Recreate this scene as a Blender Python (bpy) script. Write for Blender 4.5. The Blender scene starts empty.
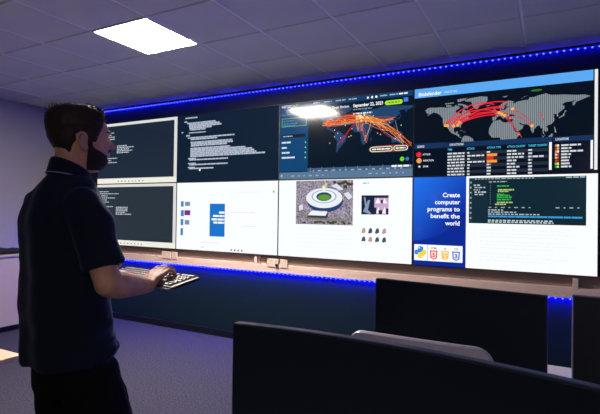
import bpy, bmesh, math, random
from mathutils import Vector, Matrix, noise
R = math.radians
PI = math.pi
sc = bpy.context.scene
COL = sc.collection

# ---------------------------------------------------------------- camera
CAM_H = 1.422
cam_d = bpy.data.cameras.new('camera')
cam = bpy.data.objects.new('camera', cam_d)
COL.objects.link(cam)
cam_d.sensor_width = 36.0
cam_d.lens = 462.31 / 600 * 36.0
cam_d.clip_start = 0.02
yaw, pitch, roll = 0.493, 0.011, -0.014
cam.matrix_world = (Matrix.Translation((0, 0, CAM_H)) @ Matrix.Rotation(yaw, 4, 'Z') @ Matrix.Rotation(pitch, 4, 'X')
                    @ Matrix.Rotation(roll, 4, 'Y') @ Matrix.Rotation(PI / 2, 4, 'X'))
sc.camera = cam

# ---------------------------------------------------------------- world, exposure, light levels
w = bpy.data.worlds.new('world'); sc.world = w
w.use_nodes = True
w.node_tree.nodes['Background'].inputs[0].default_value = (0.01, 0.013, 0.03, 1)
w.node_tree.nodes['Background'].inputs[1].default_value = 0.3
sc.view_settings.view_transform = 'Standard'
sc.view_settings.look = 'None'
sc.view_settings.exposure = 0.0
sc.view_settings.gamma = 1.0
sc.view_settings.use_curve_mapping = False
PANEL_L = 165.0        # ceiling light panel radiance
LED_L = 95.0           # blue LED chips
LED_TAPE_L = 0.9      # blue glow of the tape between the chips
SCREEN_L = 1.08        # display white

# ---------------------------------------------------------------- helpers
def lin(c):
    def f(v):
        v /= 255.0
        return v / 12.92 if v <= 0.04045 else ((v + 0.055) / 1.055) ** 2.4
    return tuple(f(v) for v in c[:3]) + (1.0,)

_mats = {}
def mat(name, col, rough=0.6, spec=0.5, metal=0.0, emit=None, strength=0.0, bump=None, vary=None, coat=0.0):
    if name in _mats: return _mats[name]
    m = bpy.data.materials.new(name); m.use_nodes = True
    nt = m.node_tree; b = nt.nodes['Principled BSDF']
    c = lin(col)
    b.inputs['Base Color'].default_value = c
    b.inputs['Roughness'].default_value = rough
    b.inputs['Specular IOR Level'].default_value = spec
    b.inputs['Metallic'].default_value = metal
    b.inputs['Coat Weight'].default_value = coat
    if emit is not None:
        b.inputs['Emission Color'].default_value = lin(emit) if max(emit) > 1 else tuple(emit) + (1,)
        b.inputs['Emission Strength'].default_value = strength
    tc = None
    if bump or vary:
        tc = nt.nodes.new('ShaderNodeTexCoord')
    if vary:                      # (scale, amount)
        n = nt.nodes.new('ShaderNodeTexNoise'); n.inputs['Scale'].default_value = vary[0]; n.inputs['Detail'].default_value = 4
        nt.links.new(tc.outputs['Object'], n.inputs['Vector'])
        rp = nt.nodes.new('ShaderNodeValToRGB')
        a = vary[1]
        rp.color_ramp.elements[0].position = 0.3; rp.color_ramp.elements[1].position = 0.7
        rp.color_ramp.elements[0].color = tuple(x * (1 - a) for x in c[:3]) + (1,)
        rp.color_ramp.elements[1].color = tuple(min(1, x * (1 + a)) for x in c[:3]) + (1,)
        nt.links.new(n.outputs['Fac'], rp.inputs['Fac']); nt.links.new(rp.outputs['Color'], b.inputs['Base Color'])
    if bump:                      # (scale, strength)
        n = nt.nodes.new('ShaderNodeTexNoise'); n.inputs['Scale'].default_value = bump[0]; n.inputs['Detail'].default_value = 6
        nt.links.new(tc.outputs['Object'], n.inputs['Vector'])
        bp = nt.nodes.new('ShaderNodeBump'); bp.inputs['Strength'].default_value = bump[1]; bp.inputs['Distance'].default_value = 0.01
        nt.links.new(n.outputs['Fac'], bp.inputs['Height']); nt.links.new(bp.outputs['Normal'], b.inputs['Normal'])
    _mats[name] = m
    return m

def glow(col, k=1.0):
    """lit pixels of a display: dark glossy glass that emits the given sRGB colour"""
    return mat('display_%d_%d_%d_%d' % (col[0], col[1], col[2], int(k * 100)), (6, 7, 9), rough=0.11, spec=0.25, emit=col, strength=SCREEN_L * k)

class MB:
    def __init__(s): s.v = []; s.f = []
    def poly(s, pts):
        n = len(s.v); s.v += [tuple(p) for p in pts]; s.f.append(tuple(range(n, n + len(pts))))
    def box(s, x0, x1, y0, y1, z0, z1, M=None):
        n = len(s.v)
        P = [(x0, y0, z0), (x1, y0, z0), (x1, y1, z0), (x0, y1, z0), (x0, y0, z1), (x1, y0, z1), (x1, y1, z1), (x0, y1, z1)]
        if M is not None: P = [tuple(M @ Vector(p)) for p in P]
        s.v += P
        for q in ((0, 3, 2, 1), (4, 5, 6, 7), (0, 1, 5, 4), (1, 2, 6, 5), (2, 3, 7, 6), (3, 0, 4, 7)):
            s.f.append(tuple(n + i for i in q))
    def rings(s, rings, cap=True, closed=True):
        n = len(s.v); k = len(rings[0])
        for r in rings: s.v += [tuple(p) for p in r]
        for i in range(len(rings) - 1):
            for j in range(k if closed else k - 1):
                a = n + i * k + j; b = n + i * k + (j + 1) % k
                s.f.append((a, b, b + k, a + k))
        if cap:
            s.f.append(tuple(n + j for j in reversed(range(k))))
            e = n + (len(rings) - 1) * k
            s.f.append(tuple(e + j for j in range(k)))
    def tube(s, pts, rad, k=10, flat=1.0, up=None, dome=True):
        """tapered tube; flat scales the radius along the local up axis"""
        pts = [Vector(p) for p in pts]; rad = list(rad)
        rings = []
        ref = Vector(up) if up else Vector((0.13, 0.21, 0.97))
        if dome:
            d0 = (pts[0] - pts[1]).normalized(); d1 = (pts[-1] - pts[-2]).normalized()
            A = [(pts[0] + d0 * rad[0] * q, rad[0] * math.sqrt(max(0.0, 1 - q * q))) for q in (0.94, 0.6)]
            B = [(pts[-1] + d1 * rad[-1] * q, rad[-1] * math.sqrt(max(0.0, 1 - q * q))) for q in (0.6, 0.94)]
            pts = [a[0] for a in A] + pts + [b[0] for b in B]
            rad = [a[1] for a in A] + rad + [b[1] for b in B]
        for i, p in enumerate(pts):
            t = (pts[min(i + 1, len(pts) - 1)] - pts[max(i - 1, 0)]).normalized()
            x = t.cross(ref)
            if x.length < 1e-4: x = t.cross(Vector((1, 0, 0)))
            x.normalize(); y = x.cross(t).normalized()
            rings.append([p + x * math.cos(2 * PI * j / k) * rad[i] + y * math.sin(2 * PI * j / k) * rad[i] * flat for j in range(k)])
        s.rings(rings)
    def ball(s, c, r, k=12, m=8):
        c = Vector(c); rx, ry, rz = (r, r, r) if not hasattr(r, '__len__') else r
        rings = []
        for i in range(m + 1):
            a = PI * (0.04 + 0.92 * i / m) - PI / 2
            rings.append([(c.x + rx * math.cos(a) * math.cos(2 * PI * j / k), c.y + ry * math.cos(a) * math.sin(2 * PI * j / k), c.z + rz * math.sin(a)) for j in range(k)])
        s.rings(rings)
    def cyl(s, c0, c1, r, k=16):
        s.tube([c0, c1], [r, r], k=k, dome=False)
    def mesh(s, name):
        me = bpy.data.meshes.new(name); me.from_pydata(s.v, [], s.f); me.update()
        return me
    def build(s, name, m, parent=None, loc=None, rot=None, smooth=False, bevel=0.0, seg=2):
        me = s.mesh(name)
        if bevel:
            bm = bmesh.new(); bm.from_mesh(me)
            bmesh.ops.recalc_face_normals(bm, faces=bm.faces)
            es = [e for e in bm.edges if len(e.link_faces) == 2 and e.calc_face_angle(0) > 0.5]
            bmesh.ops.bevel(bm, geom=es, offset=bevel, segments=seg, affect='EDGES', profile=0.5, clamp_overlap=True)
            bm.to_mesh(me); bm.free()
        return link(name, me, m, parent, loc, rot, smooth)

def link(name, me, m, parent=None, loc=None, rot=None, smooth=False):
    o = bpy.data.objects.new(name, me); COL.objects.link(o)
    if m is not None and me is not None and not me.materials: me.materials.append(m)
    if parent: o.parent = parent
    if loc: o.location = loc
    if rot: o.rotation_euler = rot
    if smooth and me is not None:
        me.polygons.foreach_set('use_smooth', [True] * len(me.polygons))
    return o

def tag(o, label=None, cat=None, group=None, kind=None):
    if label: o['label'] = label
    if cat: o['category'] = cat
    if group: o['group'] = group
    if kind: o['kind'] = kind
    return o

def empty(name, loc, rz=0.0):
    o = bpy.data.objects.new(name, None); COL.objects.link(o)
    o.location = loc; o.rotation_euler = (0, 0, rz); o.empty_display_size = 0.1
    return o

def bx(name, x0, x1, y0, y1, z0, z1, m, parent=None, bevel=0.0):
    b = MB(); b.box(x0, x1, y0, y1, z0, z1)
    return b.build(name, m, parent, bevel=bevel)

def remesh(mb, name, voxel, smooth_it=4, fac=0.5):
    """union of closed shapes as one continuous skin"""
    me = mb.mesh(name)
    bm = bmesh.new(); bm.from_mesh(me); bmesh.ops.recalc_face_normals(bm, faces=bm.faces); bm.to_mesh(me); bm.free()
    o = bpy.data.objects.new(name, me); COL.objects.link(o)
    md = o.modifiers.new('r', 'REMESH'); md.mode = 'VOXEL'; md.voxel_size = voxel; md.adaptivity = 0.0
    if smooth_it:
        s = o.modifiers.new('s', 'SMOOTH'); s.iterations = smooth_it; s.factor = fac
    dg = bpy.context.evaluated_depsgraph_get(); dg.update()
    out = bpy.data.meshes.new_from_object(o.evaluated_get(dg))
    bpy.data.objects.remove(o); bpy.data.meshes.remove(me)
    out.name = name
    out.polygons.foreach_set('use_smooth', [True] * len(out.polygons))
    return out

# ---------------------------------------------------------------- the room
X0, X1 = -6.15, 2.6          # side walls
Y0, YW = -2.6, 4.206         # wall behind the camera, plane of the video wall
YB = 4.42                    # wall surface behind the screens
YL = 4.30                    # back of the boarding and trunking below the screens
CZ = 2.816                   # ceiling height
M_carpet = mat('carpet', (68, 67, 80), rough=0.97, spec=0.1, bump=(200, 0.9), vary=(80, 0.55))
M_wall = mat('lilac_grey_paint', (158, 156, 160), rough=0.7, spec=0.25, bump=(160, 0.05))
M_dark = mat('dark_navy_paint', (20, 28, 58), rough=0.55, spec=0.3, vary=(3, 0.15))
M_panel = mat('dark_teal_panel', (10, 33, 44), rough=0.5, spec=0.35, vary=(40, 0.12))
M_tile = mat('ceiling_tile_grey', (206, 210, 200), rough=0.75, spec=0.2, bump=(300, 0.05), vary=(2.0, 0.05))
M_tee = mat('ceiling_tee_grey', (232, 233, 234), rough=0.5, spec=0.3)
M_gap = mat('ceiling_void', (40, 40, 44), rough=0.9)
M_beige = mat('beige_trunking', (228, 202, 190), rough=0.5, spec=0.3)
M_recess = mat('taupe_wall', (156, 138, 130), rough=0.7, spec=0.2)
M_black = mat('black_plastic', (10, 11, 14), rough=0.45, spec=0.4)
M_base = mat('dark_skirting', (14, 18, 26), rough=0.35, spec=0.5)

def struct(name, x0, x1, y0, y1, z0, z1, m, bevel=0.0):
    return tag(bx(name, x0, x1, y0, y1, z0, z1, m, bevel=bevel), kind='structure')

struct('floor', X0 - .1, X1 + .1, Y0 - .1, YB + .1, -.1, 0, M_carpet)
ceil = struct('ceiling', X0 - .1, X1 + .1, Y0 - .1, YB + .1, CZ + .022, CZ + .12, M_gap)
struct('wall_left', X0 - .1, X0, Y0, YB, 0, CZ + .022, M_wall)
struct('wall_right', X1, X1 + .1, Y0, YB, 0, CZ + .022, M_wall)
struct('wall_back', X0, X1, Y0 - .1, Y0, 0, CZ + .022, mat('grey_paint', (110, 110, 122), rough=0.8))
struct('wall_front', X0, X1, YB, YB + .1, 0, CZ + .022, M_dark)
SX0, SZ0, SW, SH = -5.380, 0.954, 1.430, 0.8046
SZ1 = SZ0 + 2 * SH
# lower dark panel, beige trunking above it and its recessed backing
struct('trim_1', X0, X1, YL - .07, YL - .0005, .075, .775, M_panel)                  # dark boarding below the trunking
tr = struct('trim_2', X0, X1, YL - .106, YL - .002, .7755, .857, M_beige, bevel=.004)
struct('trim_3', X0, X1, YL - .03, YL - .0007, .8575, .95, M_recess)
struct('baseboard_front', X0, X1, YL - .095, YL - .0003, 0, .0745, M_base, bevel=.004)
struct('baseboard_left', X0 + .0005, X0 + .015, Y0, YL - .119, 0, .09, M_base)
struct('trim_4', X0, X1, YB - .035, YB - .0006, 2.796, CZ - .001, mat('grey_ceiling_edge', (74, 76, 86), rough=.7), bevel=.003)     # perimeter trim that carries the upper LED tape
for px in (-2.792, 0.191):   # short vertical trunking between the ledge and the screens
    bx('vertical_trunking', px - .018, px + .018, YL - .104, YL - .031, .8575, .935, M_beige, tr)

# ceiling grid
GX, GY, G = -3.174, 2.391, 0.6
tile_me = None
b = MB(); b.box(-.291, .291, -.296, .296, 0, .02)
me_t = b.mesh('ceiling_tile')
bm = bmesh.new(); bm.from_mesh(me_t); bmesh.ops.recalc_face_normals(bm, faces=bm.faces)
bmesh.ops.bevel(bm, geom=[e for e in bm.edges if all(v.co.z < .001 for v in e.verts)], offset=.006, segments=1, affect='EDGES')
bm.to_mesh(me_t); bm.free(); me_t.materials.append(M_tile)
LIGHTS = {(0, 0): True, (7, -8): True, (-5, 1): False}
for i in range(-5, 9):
    for j in range(-9, 4):
        x0, y0 = GX + i * G, GY + j * G
        if x0 < X0 - .35 or x0 + G > X1 + .35 or y0 > YB - .2: continue
        if (i, j) in LIGHTS: continue
        cx0, cx1 = max(x0, X0), min(x0 + G, X1); cy0, cy1 = y0, min(y0 + G, YB - .038)
        if cx1 - cx0 < .05 or cy1 - cy0 < .05: continue
        o = link('ceiling_tile', me_t, None, ceil, ((cx0 + cx1) / 2, (cy0 + cy1) / 2, CZ))
        o.scale = ((cx1 - cx0) / G, (cy1 - cy0) / G, 1)
for i in range(-4, 9):
    x = GX + i * G
    if X0 < x < X1: bx('main_tee', x - .009, x + .009, Y0, YB - .038, CZ + .003, CZ + .0215, M_tee, ceil)
for j in range(-8, 4):
    y = GY + j * G
    bx('cross_tee', X0, X1, y - .004, y + .004, CZ + .012, CZ + .0213, M_tee, ceil)

def ceiling_panel(i, j, lit, label, level=1.0):
    x, y = GX + (i + .5) * G, GY + (j + .5) * G
    r = empty('ceiling_light', (x, y, CZ - .004)); tag(r, label, 'ceiling light', 'recessed square ceiling panels')
    b = MB()
    for s in (-1, 1):
        b.box(-.295, .295, s * .2875 - .0085, s * .2875 + .0085, 0, .02)
        b.box(s * .2875 - .0085, s * .2875 + .0085, -.279, .279, 0, .02)
    b.build('frame', mat('white_light_frame', (225, 222, 216), rough=.4), r, bevel=.002)
    d = MB(); d.box(-.2788, .2788, -.2788, .2788, .004, .018)
    d.build('diffuser', mat('light_diffuser_on_%d' % (level * 100), (240, 238, 235), rough=.5, emit=(255, 240, 226), strength=PANEL_L * level) if lit else
            mat('light_diffuser_off', (190, 190, 196), rough=.4), r)
ceiling_panel(0, 0, True, 'bright lit square panel in the ceiling above the man')
ceiling_panel(7, -8, True, 'added unseen fill light panel in the ceiling at the back of the room', .3)  # added out of view, brightens the near side of the man and monitors
ceiling_panel(-5, 1, False, 'unlit square panel in the ceiling at the far left wall')

# LED tapes
def led_tape(name, y, z, x0, x1, label, cat_group, down, level=1.0):
    """tape stuck under an edge, chips hanging from it"""
    r = empty(name, ((x0 + x1) / 2, y, z)); tag(r, label, 'light strip', cat_group)
    L = (x1 - x0) / 2
    b = MB(); d = MB(); n = int((x1 - x0) / .05)
    if down: b.box(-L, L, -.005, .005, -.002, .0)
    else: b.box(-L, L, -.005, .005, -.002, .0)
    b.build('tape', mat('led_tape', (20, 30, 160), rough=.4, emit=(3, 9, 255), strength=LED_TAPE_L), r)
    for i in range(n):
        x = -L + .025 + i * .05
        if down: d.box(x - .006, x + .006, -.0045, .0045, -.0085, -.0022)
        else: d.box(x - .006, x + .006, -.0045, .0045, -.0095, -.0022)
    tag(d.build('led_chips', mat('led_chip' + ('' if down else '_lower'), (60, 80, 255), rough=.3, emit=(.0042 / level, .0065 / level, 1.0), strength=LED_L * level), r), kind='stuff')
led_tape('led_strip', YB - .024, 2.7957, X0 + .03, X1 - .05, 'blue dotted light strip along the ceiling edge above the screens', 'blue light strips on the video wall', True)
led_tape('led_strip', YL - .0995, .7752, X0 + .03, X1 - .05, 'blue light strip under the beige ledge below the screens', 'blue light strips on the video wall', False, 8.0)

# ---------------------------------------------------------------- video wall screens
class Screen:
    def __init__(s, col, row, label, face, k=1.0):
        s.r = empty('video_wall_screen', (SX0 + col * SW, YW, SZ0 + row * SH))
        tag(s.r, label, 'display', 'eight tiled displays of the video wall')
        b = MB(); w, h, t = SW - .0005, SH - .0005, .006
        b.box(.0005, w, .004, .06, .0005, h)
        for (x0, x1, z0, z1) in ((.0005, w, .0005, t), (.0005, w, h - t, h), (.0005, t, t, h - t), (w - t, w, t, h - t)):
            b.box(x0, x1, -.001, .004, z0, z1)
        b.build('bezel', M_black, s.r)
        for q in (.3, 1.13): bx('mount', q - .04, q + .04, .0605, YB - YW - .0005, .12, .68, M_black, s.r)
        s.w, s.h, s.t = SW - 2 * t, SH - 2 * t, t
        b = MB(); b.box(t, SW - t, .0005, .0038, t, SH - t)
        s.p = b.build('display_panel', glow(face, k), s.r)
        s.n = 0
    def P(s, u, v, lay): return (s.t + u * s.w, .0003 - .0003 * lay, s.t + v * s.h)
    def shapes(s, name, polys, col, lay=1, k=1.0, m=None):
        for q in polys:
            b = MB(); b.poly([s.P(u, v, lay) for u, v in q])
            o = b.build(name, m or glow(col, k), s.p)
        return o
    def rect(s, name, u0, u1, v0, v1, col, lay=1, k=1.0, m=None):
        return s.shapes(name, [[(u0, v0), (u1, v0), (u1, v1), (u0, v1)]], col, lay, k, m)
    def rects(s, name, L, col, lay=1, k=1.0):
        return s.shapes(name, [[(a, c), (b_, c), (b_, d), (a, d)] for a, b_, c, d in L], col, lay, k)
    def text(s, name, body, u, v, size, col, lay=2, align='LEFT', width=None, bold=0.0, k=1.0, xs=1.0):
        """size is cap height as a share of the screen height; width fits the text between u and u+width"""
        cu = bpy.data.curves.new(name, 'FONT'); cu.body = body; cu.size = 1.0; cu.offset = bold
        cu.align_x = align; cu.resolution_u = 2; cu.space_line = 1.0
        o = bpy.data.objects.new(name, cu); COL.objects.link(o)
        dg = bpy.context.evaluated_depsgraph_get(); dg.update()
        me = bpy.data.meshes.new_from_object(o.evaluated_get(dg))
        bpy.data.objects.remove(o); bpy.data.curves.remove(cu)
        sc_ = size * s.h / .72
        xsc = sc_ * xs
        if width:
            xa = [q.co.x for q in me.vertices]
            xsc = width * s.w / max(1e-6, max(xa) - min(xa))
        p = s.P(u, v, lay)
        for q in me.vertices:
            q.co = Vector((p[0] + q.co.x * xsc, p[1], p[2] + q.co.y * sc_))
        return link(name, me, glow(col, k), s.p)
    def words(s, name, lines, col, lay=2, seed=1, wl=(.008, .03), gap=.006, k=1.0):
        """illegible small print: lines are (u0, u1, v, height)"""
        rnd = random.Random(seed); L = []
        for u0, u1, v, h in lines:
            u = u0
            while u < u1 - .002:
                q = min(u1, u + rnd.uniform(*wl)); L.append((u, q, v - h / 2, v + h / 2)); u = q + gap
        b = MB()
        for a, c, d, e in L: b.poly([s.P(a, d, lay), s.P(c, d, lay), s.P(c, e, lay), s.P(a, e, lay)])
        return tag(b.build(name, glow(col, k), s.p), kind='stuff')
    def ribbon(s, curves, name, col, lay=3, wd=.004, k=1.0):
        asp = s.w / s.h
        for (u0, v0), (uc, vc), (u1, v1) in curves:
            b = MB(); pts = []
            for i in range(13):
                t = i / 12
                pts.append(((1 - t) ** 2 * u0 + 2 * t * (1 - t) * uc + t * t * u1, (1 - t) ** 2 * v0 + 2 * t * (1 - t) * vc + t * t * v1))
            up, dn = [], []
            for i, (u, v) in enumerate(pts):
                a = pts[max(0, i - 1)]; c = pts[min(12, i + 1)]
                du, dv = (c[0] - a[0]) * asp, c[1] - a[1]; l = math.hypot(du, dv) or 1
                nx, nz = -dv / l * wd / asp, du / l * wd
                up.append((u + nx, v + nz)); dn.append((u - nx, v - nz))
            for i in range(12):
                b.poly([s.P(*q, lay) for q in (dn[i], dn[i + 1], up[i + 1], up[i])])
            b.build(name, glow(col, k), s.p)
    def disc(s, name, L, col, lay=3, k=1.0, n=14):
        asp = s.w / s.h
        return s.shapes(name, [[(u + r * math.cos(2 * PI * i / n) / asp, v + r * math.sin(2 * PI * i / n)) for i in range(n)] for u, v, r in L], col, lay, k)
    def ell(s, u, v, ru, rv, n=28, a0=0, a1=2 * PI):
        return [(u + ru * math.cos(a0 + (a1 - a0) * i / n), v + rv * math.sin(a0 + (a1 - a0) * i / n)) for i in range(n)]

def rrect(u0, u1, v0, v1, ru, rv, n=5):
    o = []
    for cu, cv, a in ((u1 - ru, v1 - rv, 0), (u0 + ru, v1 - rv, PI / 2), (u0 + ru, v0 + rv, PI), (u1 - ru, v0 + rv, 1.5 * PI)):
        for i in range(n + 1):
            t = a + PI / 2 * i / n; o.append((cu + ru * math.cos(t), cv + rv * math.sin(t)))
    return o

LAND = [
 [(-168,66),(-162,70),(-156,71),(-141,70),(-128,70),(-115,68),(-108,68),(-95,69),(-94,72),(-86,68),(-82,67),(-86,64),(-93,61),(-94,58),(-88,56.5),(-82,55),(-80,51.5),(-78.5,55),(-77,60),(-73,62),(-68,58.5),(-64,60),(-61,56),(-56,52.5),(-60,50),(-66,50),(-65,47.5),(-61,46),(-66,44),(-70,43),(-74,40.5),(-76,36),(-81,31.5),(-80,26),(-82,28),(-84,30),(-90,29.5),(-97,28),(-97.5,22),(-94,18),(-90.5,21),(-87,21),(-88,16),(-83.5,15),(-83.5,11),(-80,9),(-77.5,8.5),(-80,7.5),(-85.5,10.5),(-92,14.5),(-97,16),(-105,20),(-109,25),(-114,31),(-117,32.5),(-121,35),(-124,40),(-124,47),(-130,54),(-137,58.5),(-146,61),(-152,59.5),(-158,56.5),(-164,54.5),(-158,58.5),(-165,61),(-166,64)],
 [(-80,73),(-72,71),(-62,66.5),(-66,62.5),(-73,65),(-78,70),(-88,70.5),(-88,73.5)], [(-117,73),(-105,72.5),(-102,69),(-115,69.3)],
 [(-90,82),(-65,83),(-75,78.5),(-88,76.5)], [(-120,76.5),(-98,77),(-98,75),(-118,74.5)],
 [(-73,78.5),(-60,82),(-35,83.5),(-20,81.5),(-20,75),(-24,70),(-37,66),(-43,60),(-50,62),(-54,67),(-54,70.5),(-58,75.5),(-68,76)],
 [(-77,8),(-72,12),(-62,10.5),(-52,5),(-50,0),(-44,-2.5),(-35,-6),(-39,-14),(-41,-22),(-48,-26),(-53,-33),(-58,-38.5),(-65,-42),(-67,-47),(-69,-52),(-68,-55),(-74,-50),(-73,-40),(-71,-28),(-70,-18),(-76,-14),(-81,-6),(-80,0),(-78,4)],
 [(-6,35.5),(10,37),(11,33.5),(20,31),(25,32),(32,31),(35,27),(39,17),(43,12),(51,12),(46,3),(40,-4),(40,-14),(35,-20),(33,-27),(27,-34),(19,-34.5),(14,-24),(12,-15),(13,-6),(9,2),(8,4.5),(-4,5),(-9,5),(-15,11),(-17,15),(-16,21),(-13,27)],
 [(-9,43.5),(-1.5,43.5),(-1,46),(-4.5,48.5),(2,51),(8,53.5),(8,57),(10.5,57.5),(10.5,54.5),(19,54.5),(21,57),(24,59),(29,60),(22,60.5),(21.5,63),(25,65.5),(22,65.8),(17,61.5),(18.5,60),(16,56.5),(13,55.5),(11,59),(6,58.5),(5,61.5),(12,66),(19,70),(28,71),(40,67.5),(34,66.5),(40,64.5),(45,67.5),(60,69),(68,69),(70,73),(80,73),(88,75),(104,77.5),(113,74),(128,73),(140,72.5),(160,70),(180,69),(190,66),(180,63),(172,60.5),(163,58),(162,55),(157,51),(156,57),(163,62),(155,59.5),(142,59),(136,55),(141,52),(140,48),(132,43),(128,40),(129,35.5),(126.5,35),(125,39.5),(121,40),(118,38.5),(122,37),(119,35),(122,31),(119,25.5),(114,22),(108.5,21.5),(106,19),(109,13),(105,9),(101,13),(99.5,10),(103.5,2),(100.5,5),(98,9),(98,16),(94,17),(91,22),(87,21),(80,15),(80,12),(77.5,8),(73,17),(72.5,21),(67,25),(57,26),(51,29),(49,30),(52,25),(56,25),(59,22.5),(55,17.5),(45,13),(43,15),(39,21),(35,28),(34.5,31.5),(36,36.5),(30,36.5),(27,37),(27,40.5),(35,42),(41,41.5),(37,45.5),(31,46.5),(28,43),(26,40.5),(23,40),(23.5,37),(21.5,37),(19.5,41),(13.5,45.5),(12.5,44),(18.3,40),(16,38),(11,42.5),(8.5,44.3),(3,43),(0,40),(-2,36.8),(-6,36.2),(-9,37)],
 [(-5,50),(1,51),(1.5,53),(-2,56),(-2,57.5),(-5,58.5),(-6,56),(-3,54),(-5,52)], [(-10,52),(-6.2,52.3),(-6,55),(-9,54.5)], [(-24,65.5),(-14,65.5),(-14,64.5),(-20,63.5)],
 [(130,31.5),(136,34),(140.5,35.5),(141.5,41),(145,43.5),(141.5,45.5),(140,41),(137,37),(131,34)], [(109,1),(117,7),(119,4),(116,-4),(110,-3)], [(95,5.5),(104,-2),(105.5,-6),(100,-2)],
 [(131,-1),(141,-2.5),(148,-7),(150,-10.5),(143,-9),(138,-7)], [(120,18),(122,18),(124,12),(126,7),(122,8),(121,14)], [(105.5,-6.5),(114,-7),(114,-8.5),(106,-7.5)],
 [(114,-22),(122,-18),(129,-15),(136,-12),(137,-16),(141,-12.5),(146,-19),(153,-26),(150,-37),(144,-38.5),(138,-35),(131,-31.5),(124,-33),(115,-34)],
 [(49,-12),(50,-16),(47,-25),(44,-22)], [(173,-35),(178,-38),(172,-44),(167,-46),(172,-41)], [(52,71),(57,74),(68,76.5),(60,75.5),(55,72)], [(12,79),(25,80),(20,77)], [(-84,22.5),(-75,20),(-78,22)], [(-74,19.5),(-69,19),(-73,18)]]

WHITE = (243, 246, 247)
# --- column 1, top and bottom: dark terminal in a white framed window
def terminal(row, label, body, seed):
    s = Screen(0, row, label, (236, 238, 232), .8)
    s.rect('terminal_window', .0, .965, .085, .955, body)
    s.rect('task_bar', 0, 1, 0, .075, (238, 236, 222), lay=1, k=.95)
    r = random.Random(seed); L = []
    for q in range(6): L.append((.02, .02 + r.uniform(.1, .28), .88 - q * .035, .014))
    for q in range(3): L.append((.02, .02 + r.uniform(.1, .2), .63 - q * .045, .014)); 
    for q in range(5): L.append((.26, .26 + r.uniform(.1, .22), .62 - q * .028, .016))
    for q in range(3): L.append((.02, .02 + r.uniform(.15, .3), .42 - q * .035, .014))
    s.words('terminal_text', L, (190, 198, 205), seed=seed)
    s.words('task_icons', [(.28, .62, .035, .02)], (110, 130, 150), seed=seed + 5, wl=(.012, .018), gap=.03)
    return s
terminal(1, 'top left display, dark terminal window framed in white, beside the man', (25, 38, 54), 3)
terminal(0, 'bottom left display, dark grey terminal window, just above the keyboard', (34, 47, 56), 8)
# --- column 2 top: code
s = Screen(1, 1, 'video wall display of white code on dark navy, top row second from left', (7, 28, 48))
CODE = [(.08, .21, .955, .02), (.07, .10, .90, .02), (.10, .40, .875, .02), (.12, .44, .85, .022), (.12, .46, .825, .022), (.125, .36, .80, .022), (.13, .30, .775, .02), (.04, .06, .745, .02), (.12, .30, .73, .015),
        (.09, .13, .69, .02), (.11, .59, .655, .02), (.14, .42, .63, .02), (.14, .57, .585, .022), (.145, .58, .56, .022), (.145, .52, .535, .022)]
for i in range(6): CODE.append((.14, [.55, .70, .76, .78, .80, .88][i], .495 - .024 * i, .021))
CODE += [(.115, .20, .345, .018), (.13, .53, .325, .02), (.115, .20, .272, .018), (.13, .53, .252, .02), (.115, .19, .212, .018), (.13, .385, .195, .02)]
s.words('code_text', CODE, (176, 186, 204), seed=4, wl=(.006, .05), gap=.003)
s.rect('text_cursor', .235, .252, .155, .185, (225, 230, 235), 2)
# --- column 2 bottom: white article page
s = Screen(1, 0, 'white page with a narrow blue card, bottom row second from left', WHITE)
s.rect('blue_card', .355, .508, .214, .687, (20, 112, 196), 1)
s.words('card_text', [(.45, .505, .56, .028), (.39, .505, .51, .028), (.375, .505, .46, .028), (.395, .505, .415, .028)], (245, 250, 255), seed=2, wl=(.03, .06))
s.rects('thumbnail_blue', [(.045, .075, .639, .722), (.045, .079, .496, .587), (.045, .075, .36, .453), (.045, .073, .209, .316)], (58, 128, 186), 1)
s.rects('thumbnail_dark', [(.09, .145, .651, .714), (.09, .14, .372, .44)], (122, 138, 152), 1)
s.rect('thumbnail_purple', .085, .149, .512, .587, (120, 44, 130), 1)
s.words('faint_text', [(.56, .80, .565, .01), (.68, .82, .375, .01), (.25, .45, .12, .008), (.62, .85, .85, .008)], (226, 214, 216), seed=9)
s.disc('green_dot', [(.962, .854, .016)], (130, 190, 120), 1)
s.words('task_icons', [(.57, .69, .032, .022)], (70, 84, 110), seed=3, wl=(.012, .016), gap=.02); s.words('task_search', [(.27, .3, .05, .014)], (190, 196, 205), seed=3)
# --- column 3 top: threat map
s = Screen(2, 1, 'cyber threat map with orange arcs over a dark globe map, top row third from left', (3, 20, 36))
s.rect('top_bar', 0, 1, .935, 1, (13, 58, 98))
s.rect('side_panel', 0, .238, .102, .935, (10, 66, 112))
s.text('brand_text', 'NETSC', .014, .948, .032, (230, 240, 248), width=.085, bold=.02)
s.text('brand_text', 'OUT', .102, .948, .032, (130, 220, 60), width=.052, bold=.02)
s.words('menu_text', [(.276, .328, .972, .014), (.362, .421, .972, .014), (.452, .527, .972, .014), (.549, .615, .972, .014), (.776, .824, .972, .014), (.841, .90, .972, .014)], (150, 180, 205), seed=5, wl=(.02, .05))
s.words('menu_text', [(.905, .962, .972, .018)], (235, 240, 245), seed=6, wl=(.02, .03))
s.disc('round_icon', [(.69, .967, .014), (.72, .967, .014), (.75, .967, .014)], (240, 244, 248), 2)
s.text('title_text', 'NETSCOUT Cyber Threat Horizon', .252, .873, .032, (236, 242, 246), width=.30, bold=.015)
s.text('date_text', 'September 22, 2023', .584, .868, .04, (246, 248, 250), width=.212, bold=.025)
s.words('small_text', [(.584, .72, .838, .016)], (120, 150, 170), seed=7); s.words('small_text', [(.584, .722, .785, .02)], (220, 228, 234), seed=8)
s.words('green_text', [(.36, .453, .842, .024)], (150, 220, 40), seed=7, wl=(.03, .05))
s.shapes('green_button', [rrect(.81, .93, .853, .906, .014, .026)], (164, 224, 38), 2)
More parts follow.
